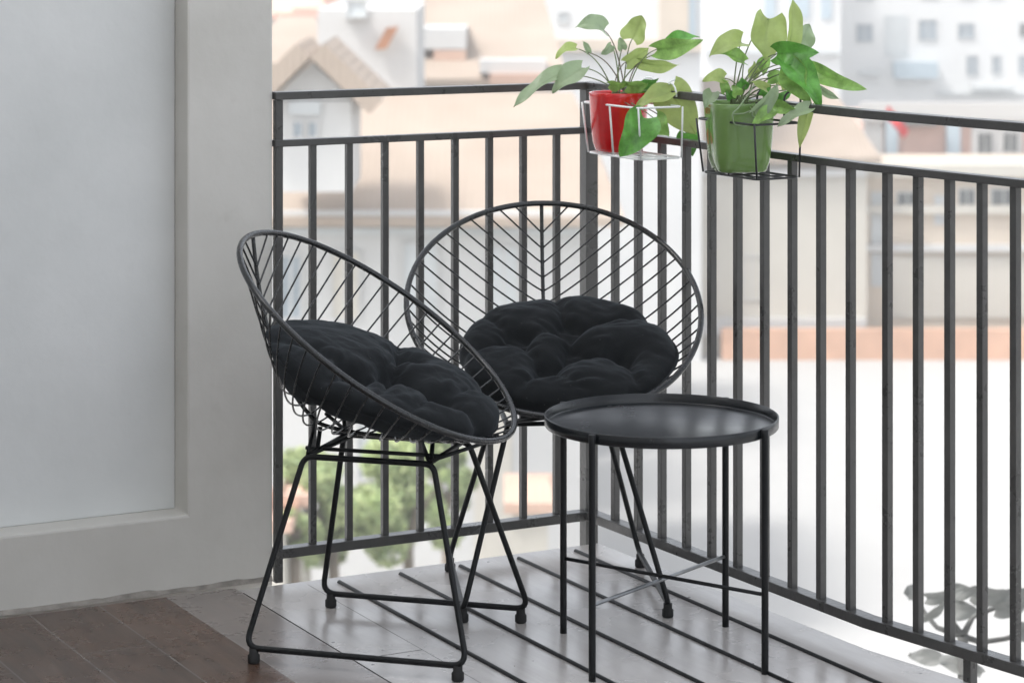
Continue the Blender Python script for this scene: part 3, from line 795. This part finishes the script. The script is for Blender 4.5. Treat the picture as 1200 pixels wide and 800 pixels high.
# large white villa with the broad tan roof, behind the chairs
h = House('villa', 'white villa with a broad tan tiled roof, filling the view behind the two chairs', 'house', 250, 692, 70, 12, 262, 'bg_white', group=G)
h.hip(108, 7, inset=.10, over=.9)
h.block('cornice', 240, 700, 244, 262, 'bg_white', .8)
h.block('cornice', 248, 694, 266, 274, 'bg_grey', .25)
h.win(474, 512, 286, 372, 'bg_grey'); h.win(330, 352, 300, 372); h.win(574, 606, 290, 370, 'bg_grey'); h.win(390, 420, 296, 372, 'bg_cream')
h.block('door', 556, 600, 470, 700, 'bg_cream', .06); h.win(420, 452, 470, 560, 'bg_grey')
# dormer house at the upper left
h = House('house', 'small white gabled house front with tan roof edges and grey windows, beside the wall', 'house', 322, 412, 66, 4, 118, 'bg_white', group=G, z0=Zp(225, 66))
gable_front(h.root, 322, 412, 116, 366, 66, 66, 4, 'bg_white', 'bg_tan_roof', .5, .5)
h.win(344, 354, 143, 160, mull=False); h.win(362, 371, 143, 160, mull=False); h.block('window_hood', 338, 376, 118, 134, 'bg_grey', .12)
# white wall block behind
h = House('house', 'white blank-walled house with a slanted brown shutter, behind the left railing', 'house', 372, 488, 84, 8, 12, 'bg_white', group=G)
mb = MB(); c = wp(453, 45, 83.7); mb.box(c, Vector((.20, 0, .02)), Vector((0, .12, 0)), Vector((.20, 0, .36))); mb.build('shutter', 'bg_brown', h.root)
h.win(408, 428, 2, 18, 'bg_grey', mull=False); h.block('ledge', 404, 430, 18, 21, 'bg_grey', .4)
# salmon roofed house top left
h = House('house', 'white house under a salmon pink roof at the far upper left', 'house', 250, 372, 110, 9, 22, 'bg_white', group=G)
h.hip(-32, 4, 'bg_salmon', .5, .2); h.block('awning', 345, 386, 9, 22, 'bg_salmon', .9)
h = House('house', 'low house with a sloping tan roof between the wall and the white gable', 'house', 286, 372, 92, 9, 82, 'bg_cream', group=G)
h.hip(20, 7, 'bg_tan_roof', .4, .3)
# tan roofed house upper middle with dormers
h = House('house', 'tan roofed house with two small dormers, seen above the left railing', 'house', 478, 652, 96, 12, 100, 'bg_white', group=G)
h.hip(-6, 9, 'bg_tan_roof', .4, .12)
for (a, b2, yt, yb, ro) in ((486, 546, 34, 58, 'bg_white'), (508, 546, 59, 78, 'bg_orange_roof')):
    mb = MB(); Y = 97.5; mb.aabb(X(a, Y), X(b2, Y), Y, Y+5, Zp(yb, Y), Zp(yt, Y)); d = mb.build('dormer', ro, h.root)
mb = MB(); mb.aabb(X(574, 95.4), X(642, 95.4), 94.9, 96.3, Zp(99, 95.4), Zp(86, 95.4)); mb.build('awning', 'bg_orange_roof', h.root)
mb = MB(); mb.aabb(X(562, 96), X(640, 96), 95.5, 97, Zp(85, 96), Zp(70, 96)); mb.build('parapet', 'bg_white', h.root)
# white gable block (x 613-770) and cream roof strip
h = House('apartment_block', 'white block with one small dark window, behind the red pot', 'building', 612, 822, 118, 10, -70, 'bg_bright', group=G)
h.win(655, 665, 15, 26, 'bg_grey', mull=False)
h.block('ledge', 640, 822, 46, 60, 'bg_tan_wall', .5)
h.block('pilaster', 772, 806, -70, 46, 'bg_tan_wall', .6); h.block('pilaster', 806, 813, -70, 46, 'bg_greyblue', .5)
# cream house behind the pots
h = House('house', 'cream house with a wide pale tan hipped roof, behind the green pot', 'house', 690, 1016, 119.5, 10, 190, 'bg_cream', group=G)
h.hip(92, 6, 'bg_tan_roof', .6, .13)
h.win(748, 770, 215, 262, 'bg_grey'); h.win(872, 890, 300, 350, 'bg_cream'); h.block('band', 690, 1014, 372, 392, 'bg_white', .3)
h.block('band', 690, 1014, 198, 206, 'bg_white', .3)
# white apartments, centre
h = House('apartment_block', 'pale apartment tower with tall blue-grey window strips, behind the green plant', 'building', 826, 985, 170, 14, -110, 'bg_bright', group=G)
for a, b2 in ((896, 908), (926, 948), (962, 974)): h.block('window_strip', a, b2, -60, 22, 'bg_greyblue', .15)
h.block('ledge', 826, 985, 58, 64, 'bg_grey', .5)
# white apartments right
h = House('apartment_block', 'white apartment block with rows of small windows at the upper right', 'building', 985, 1330, 185, 15, -130, 'bg_bright', group=G)
for (a, b2, y0, y1, p) in ((1004,1022,29,49,'bg_glass'),(1077,1097,24,47,'bg_glass'),(1123,1141,28,45,'bg_glass'),(1195,1210,28,43,'bg_dark'),(1133,1145,66,88,'bg_glass'),(1163,1172,66,86,'bg_glass'),(1194,1206,66,86,'bg_glass'),
    (1230,1246,28,45,'bg_glass'),(1232,1246,66,86,'bg_glass'),(1080,1098,-22,-2,'bg_glass'),(1126,1142,-22,-2,'bg_glass'),(1160,1174,-22,-2,'bg_glass'),(1004,1022,-22,0,'bg_glass')): h.win(a, b2, y0, y1, p)
h.block('recess', 1036, 1064, 18, 66, 'bg_grey', .08)
bal = h.block('balcony', 1046, 1096, 72, 91, 'bg_greyblue', 1.2); h.block('ledge', 1006, 1030, 83, 88, 'bg_grey', .6); h.block('awning', 1138, 1184, 100, 106, 'bg_grey', 1.0); h.block('ledge', 1098, 1240, 108, 111, 'bg_grey', .4)
# pink walled house right, with posts and arched openings
h = House('house', 'pink walled house with pale blue posts and dark openings, behind the right railing', 'house', 1012, 1320, 130, 9, 142, 'bg_pink', group=G)
h.block('parapet', 1008, 1330, 120, 141, 'bg_white', .4)
h.block('post', 1037, 1051, 142, 192, 'bg_greyblue', .4); h.block('post', 1108, 1124, 142, 192, 'bg_greyblue', .4)
h.block('surround', 1138, 1198, 142, 198, 'bg_white', .2)
h.win(1146, 1162, 156, 180, 'bg_dark', dY=.2); h.win(1176, 1192, 156, 178, 'bg_dark', dY=.2)
h.block('surround', 1012, 1034, 142, 192, 'bg_white', .2)
h.block('canopy', 1050, 1096, 138, 146, 'bg_dark', .8)
# tan house right below
h = House('house', 'tan plastered house with grey shutters and ledges, lower right behind the railing bars', 'house', 1016, 1330, 121, 7, 196, 'bg_tan_wall', group=G)
h.block('cornice', 1010, 1330, 192, 206, 'bg_cream', .6); h.block('ledge', 1014, 1330, 286, 294, 'bg_white', .35); h.block('ledge', 1014, 1330, 240, 250, 'bg_cream', .3)
h.win(1022, 1034, 226, 284, 'bg_grey'); h.win(1096, 1108, 230, 262, 'bg_grey'); h.win(1124, 1142, 222, 244, 'bg_dark'); h.win(1162, 1190, 222, 240, 'bg_dark'); h.win(1022, 1036, 298, 334, 'bg_grey'); h.win(1052, 1074, 226, 240, 'bg_dark')
h.block('wall_panel', 1044, 1330, 300, 372, 'bg_cream', .12)
# terracotta garden wall
mb = MB(); Y = 118.3; mb.aabb(X(846, Y), X(1330, Y), Y, Y+.5, GZ-.1, Zp(386, Y)); o = mb.build('garden_wall', 'bg_terracotta', loc=(X(1088, Y), Y, GZ)); tag(o, 'long low terracotta garden wall at the edge of the white yard', 'wall')
# red cloth
mb = MB(); Y = 100; vs = []; fs = []
for i in range(9):
    for j in range(5):
        p = wp(1036+i*3.0+j*1.4, 134+i*3.6-j*2.6, Y); p.y += .12*math.sin(i*1.1)+.06*math.cos(j*2); vs.append(p)
for i in range(8):
    for j in range(4): a = i*5+j; fs.append((a, a+1, a+6, a+5))
mb.add(vs, fs, True)
o = mb.build('banner', 'bg_red'); 
sol = o.modifiers.new('thick', 'SOLIDIFY'); sol.thickness = .02
tag(o, 'small crumpled red cloth by the cream roof corner, under the right top rail', 'cloth')
# small terracotta roofed sheds seen low through the bars
for (a, b2, y0, y1, Y, lab) in ((600, 642, 560, 600, 62, 'little shed with a sloping orange tiled roof, low between the chairs'), (338, 352, 572, 592, 56, 'small orange roofed kiosk, low behind the near chair'), (314, 332, 600, 622, 54, 'tiny orange roofed kiosk close to the wall end')):
    h = House('shed', lab, 'shed', a, b2, Y, 3, y1, 'bg_cream', group='small orange roofed sheds below')
    h.hip(y0, 2, 'bg_orange_roof', .2, .15)

def tree(name, label, cx, cy, Y, wpx, hpx, n, seed, dark=.35):
    rng = random.Random(seed); ctr = wp(cx, cy, Y); rx, rz = wpx/2/F*Y, hpx/2/F*Y
    root = empty(name, Vector((ctr.x, Y, GZ)), label, 'tree', 'garden trees below the balcony')
    mb = MB(); base = Vector((ctr.x, Y, GZ-.1)); fork = ctr-Vector((0, 0, rz*.7))
    mb.tube([base, base.lerp(fork, .5)+Vector((.1, 0, 0)), fork], [.2, .15, .12], 8)
    for k in range(6):
        a = k*1.05; e = ctr+Vector((rx*.6*math.cos(a), rx*.6*math.sin(a), rz*.2*rng.uniform(-1, 1.5)))
        mb.tube([fork, (fork+e)/2+Vector((0, 0, .2)), e], [.09, .06, .02], 6)
    mb.build('trunk', 'bark', root)
    clumps = []
    for k in range(16):
        a, b2 = rng.uniform(0, 6.28), rng.uniform(-1, 1); q = rng.uniform(.45, .95)
        clumps.append((ctr+Vector((rx*q*math.cos(a)*math.sqrt(1-b2*b2*.8), rx*q*math.sin(a)*math.sqrt(1-b2*b2*.8), rz*q*b2)), rng.uniform(.25, .45)*min(rx, rz)))
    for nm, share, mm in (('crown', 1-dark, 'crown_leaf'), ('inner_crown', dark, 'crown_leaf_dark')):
        vs = []; fs = []
        for i in range(int(n*share)):
            c, r = rng.choice(clumps)
            d = Vector((rng.gauss(0, 1), rng.gauss(0, 1), rng.gauss(0, 1))).normalized()*r*rng.uniform(.3, 1)**.5
            p = c+d; s_ = rng.uniform(.07, .15)
            u = Vector((rng.gauss(0, 1), rng.gauss(0, 1), rng.gauss(0, .6))).normalized(); w = u.cross(Vector((rng.gauss(0, 1), rng.gauss(0, 1), rng.gauss(0, 1)))).normalized()
            o_ = len(vs); vs += [p-u*s_, p+w*s_*.5, p+u*s_, p-w*s_*.5]; fs.append((o_, o_+1, o_+2, o_+3))
        mb = MB(); mb.add(vs, fs); mb.build(nm, mm, root)
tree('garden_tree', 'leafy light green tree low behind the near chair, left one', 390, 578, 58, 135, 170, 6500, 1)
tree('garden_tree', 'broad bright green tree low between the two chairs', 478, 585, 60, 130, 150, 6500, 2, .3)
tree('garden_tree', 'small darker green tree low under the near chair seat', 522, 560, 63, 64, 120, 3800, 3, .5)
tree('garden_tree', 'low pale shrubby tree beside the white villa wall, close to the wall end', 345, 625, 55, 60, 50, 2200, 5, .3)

# grey leaved tree top just outside the long railing
root = empty('slender_tree', Vector((X(1128, 8.6), 8.6, GZ)), 'slender tree with a few large grey leaves, just outside the right railing', 'tree')
Yt = 8.6; mb = MB()
tp = wp(1128, 745, Yt)
trunk = [Vector((tp.x+.05, Yt, GZ-.1)), Vector((tp.x+.25, Yt+.1, -12)), Vector((tp.x+.1, Yt, -6)), tp]
mb.tube(trunk, [.12, .09, .06, .018], 8); mb.build('trunk', 'grey_twig', root)
mb = MB()
br = [((1128,745), (1098,735), (1084,718), (1064,691)), ((1128,745), (1140,722), (1165,712), (1200,703)), ((1128,745), (1112,722), (1122,700), (1148,690)), ((1128,745), (1118,770), (1096,776), (1066,767)), ((1128,745), (1150,752), (1178,748), (1210,738))]
for b2 in br: mb.tube(fillet([wp(x, y, Yt+.05*i) for i, (x, y) in enumerate(b2)], .03), [.012]*1+[.009]*(len(fillet([wp(x, y, Yt) for x, y in b2], .03))-1), 6)
mb.build('branch', 'grey_twig', root)
for i, (bx, by, tx, ty, w, ro) in enumerate(((1086,700,1136,687,17,20), (1080,724,1112,698,14,30), (1112,690,1150,690,22,25), (1112,712,1148,716,26,10), (1140,695,1188,694,28,30), (1166,714,1205,706,22,20), (1062,698,1072,685,16,10), (1100,772,1064,768,20,10), (1132,784,1092,772,22,25), (1178,700,1230,690,26,20), (1188,735,1230,742,26,20), (1150,790,1118,782,18,30))):
    lm = leaf_mesh(wp(bx, by, Yt), wp(tx, ty, Yt-.08+.02*i), w/F*Yt, ro, .15, .2, .1, 1.0, i)
    lm.build('leaf', 'grey_leaf', root)

# hazy air over the town: one closed box around everything
mb = MB(); mb.aabb(-500, 500, -200, 1010, GZ-1.2, 32)
hz = mb.build('haze', 'bg_white'); hz.data.materials.clear()
hm = bpy.data.materials.new('haze_air'); hm.use_nodes = True
hn = hm.node_tree; hn.nodes.remove(hn.nodes['Principled BSDF'])
pv = hn.nodes.new('ShaderNodeVolumePrincipled'); pv.inputs['Color'].default_value = (.93, .95, .96, 1); pv.inputs['Density'].default_value = .0020; pv.inputs['Anisotropy'].default_value = .2
hn.links.new(pv.outputs[0], hn.nodes['Material Output'].inputs['Volume'])
hz.data.materials.append(hm); hz['kind'] = 'stuff'
# ================================================================== light, sky, camera
world = bpy.data.worlds.new('World'); scene.world = world; world.use_nodes = True
nt = world.node_tree; bg = nt.nodes['Background']
sky = nt.nodes.new('ShaderNodeTexSky'); sky.sky_type = 'NISHITA'; sky.sun_disc = False
SUN_EL, SUN_AZ = R(58), R(242)      # azimuth measured clockwise from +Y (behind the camera, to its right)
sky.sun_elevation = SUN_EL; sky.sun_rotation = SUN_AZ
sky.air_density = 1.0; sky.dust_density = 2.5; sky.ozone_density = 1.0
hsv = nt.nodes.new('ShaderNodeHueSaturation'); hsv.inputs['Saturation'].default_value = .26       # thin bright overcast
nt.links.new(sky.outputs[0], hsv.inputs['Color']); nt.links.new(hsv.outputs[0], bg.inputs['Color']); bg.inputs['Strength'].default_value = .15
sd = bpy.data.lights.new('sun', 'SUN'); sd.energy = 1.3; sd.angle = R(12); sd.color = (1, .97, .93)
so = bpy.data.objects.new('sun', sd); C.objects.link(so)
dirv = Vector((math.sin(SUN_AZ)*math.cos(SUN_EL), math.cos(SUN_AZ)*math.cos(SUN_EL), math.sin(SUN_EL)))
so.rotation_euler = (-dirv).to_track_quat('-Z', 'Y').to_euler(); so.location = (0, 0, 30)

cam = bpy.data.cameras.new('camera'); co = bpy.data.objects.new('camera', cam); C.objects.link(co)
co.location = (0, 0, HC); co.rotation_euler = (R(90), 0, 0)
cam.sensor_width = 36; cam.lens = 36*F/1200; cam.shift_y = -(400-HY)/1200
cam.clip_end = 8000; cam.clip_start = .05
cam.dof.use_dof = True; cam.dof.focus_distance = 5.45; cam.dof.aperture_fstop = 5.6
scene.camera = co
scene.view_settings.view_transform = 'Standard'; scene.view_settings.look = 'None'
scene.view_settings.exposure = 1.48; scene.view_settings.gamma = 1; scene.view_settings.use_curve_mapping = False
scene.render.resolution_x = 1024; scene.render.resolution_y = 682

for o in bpy.data.objects:
    if '_local' in o: del o['_local']
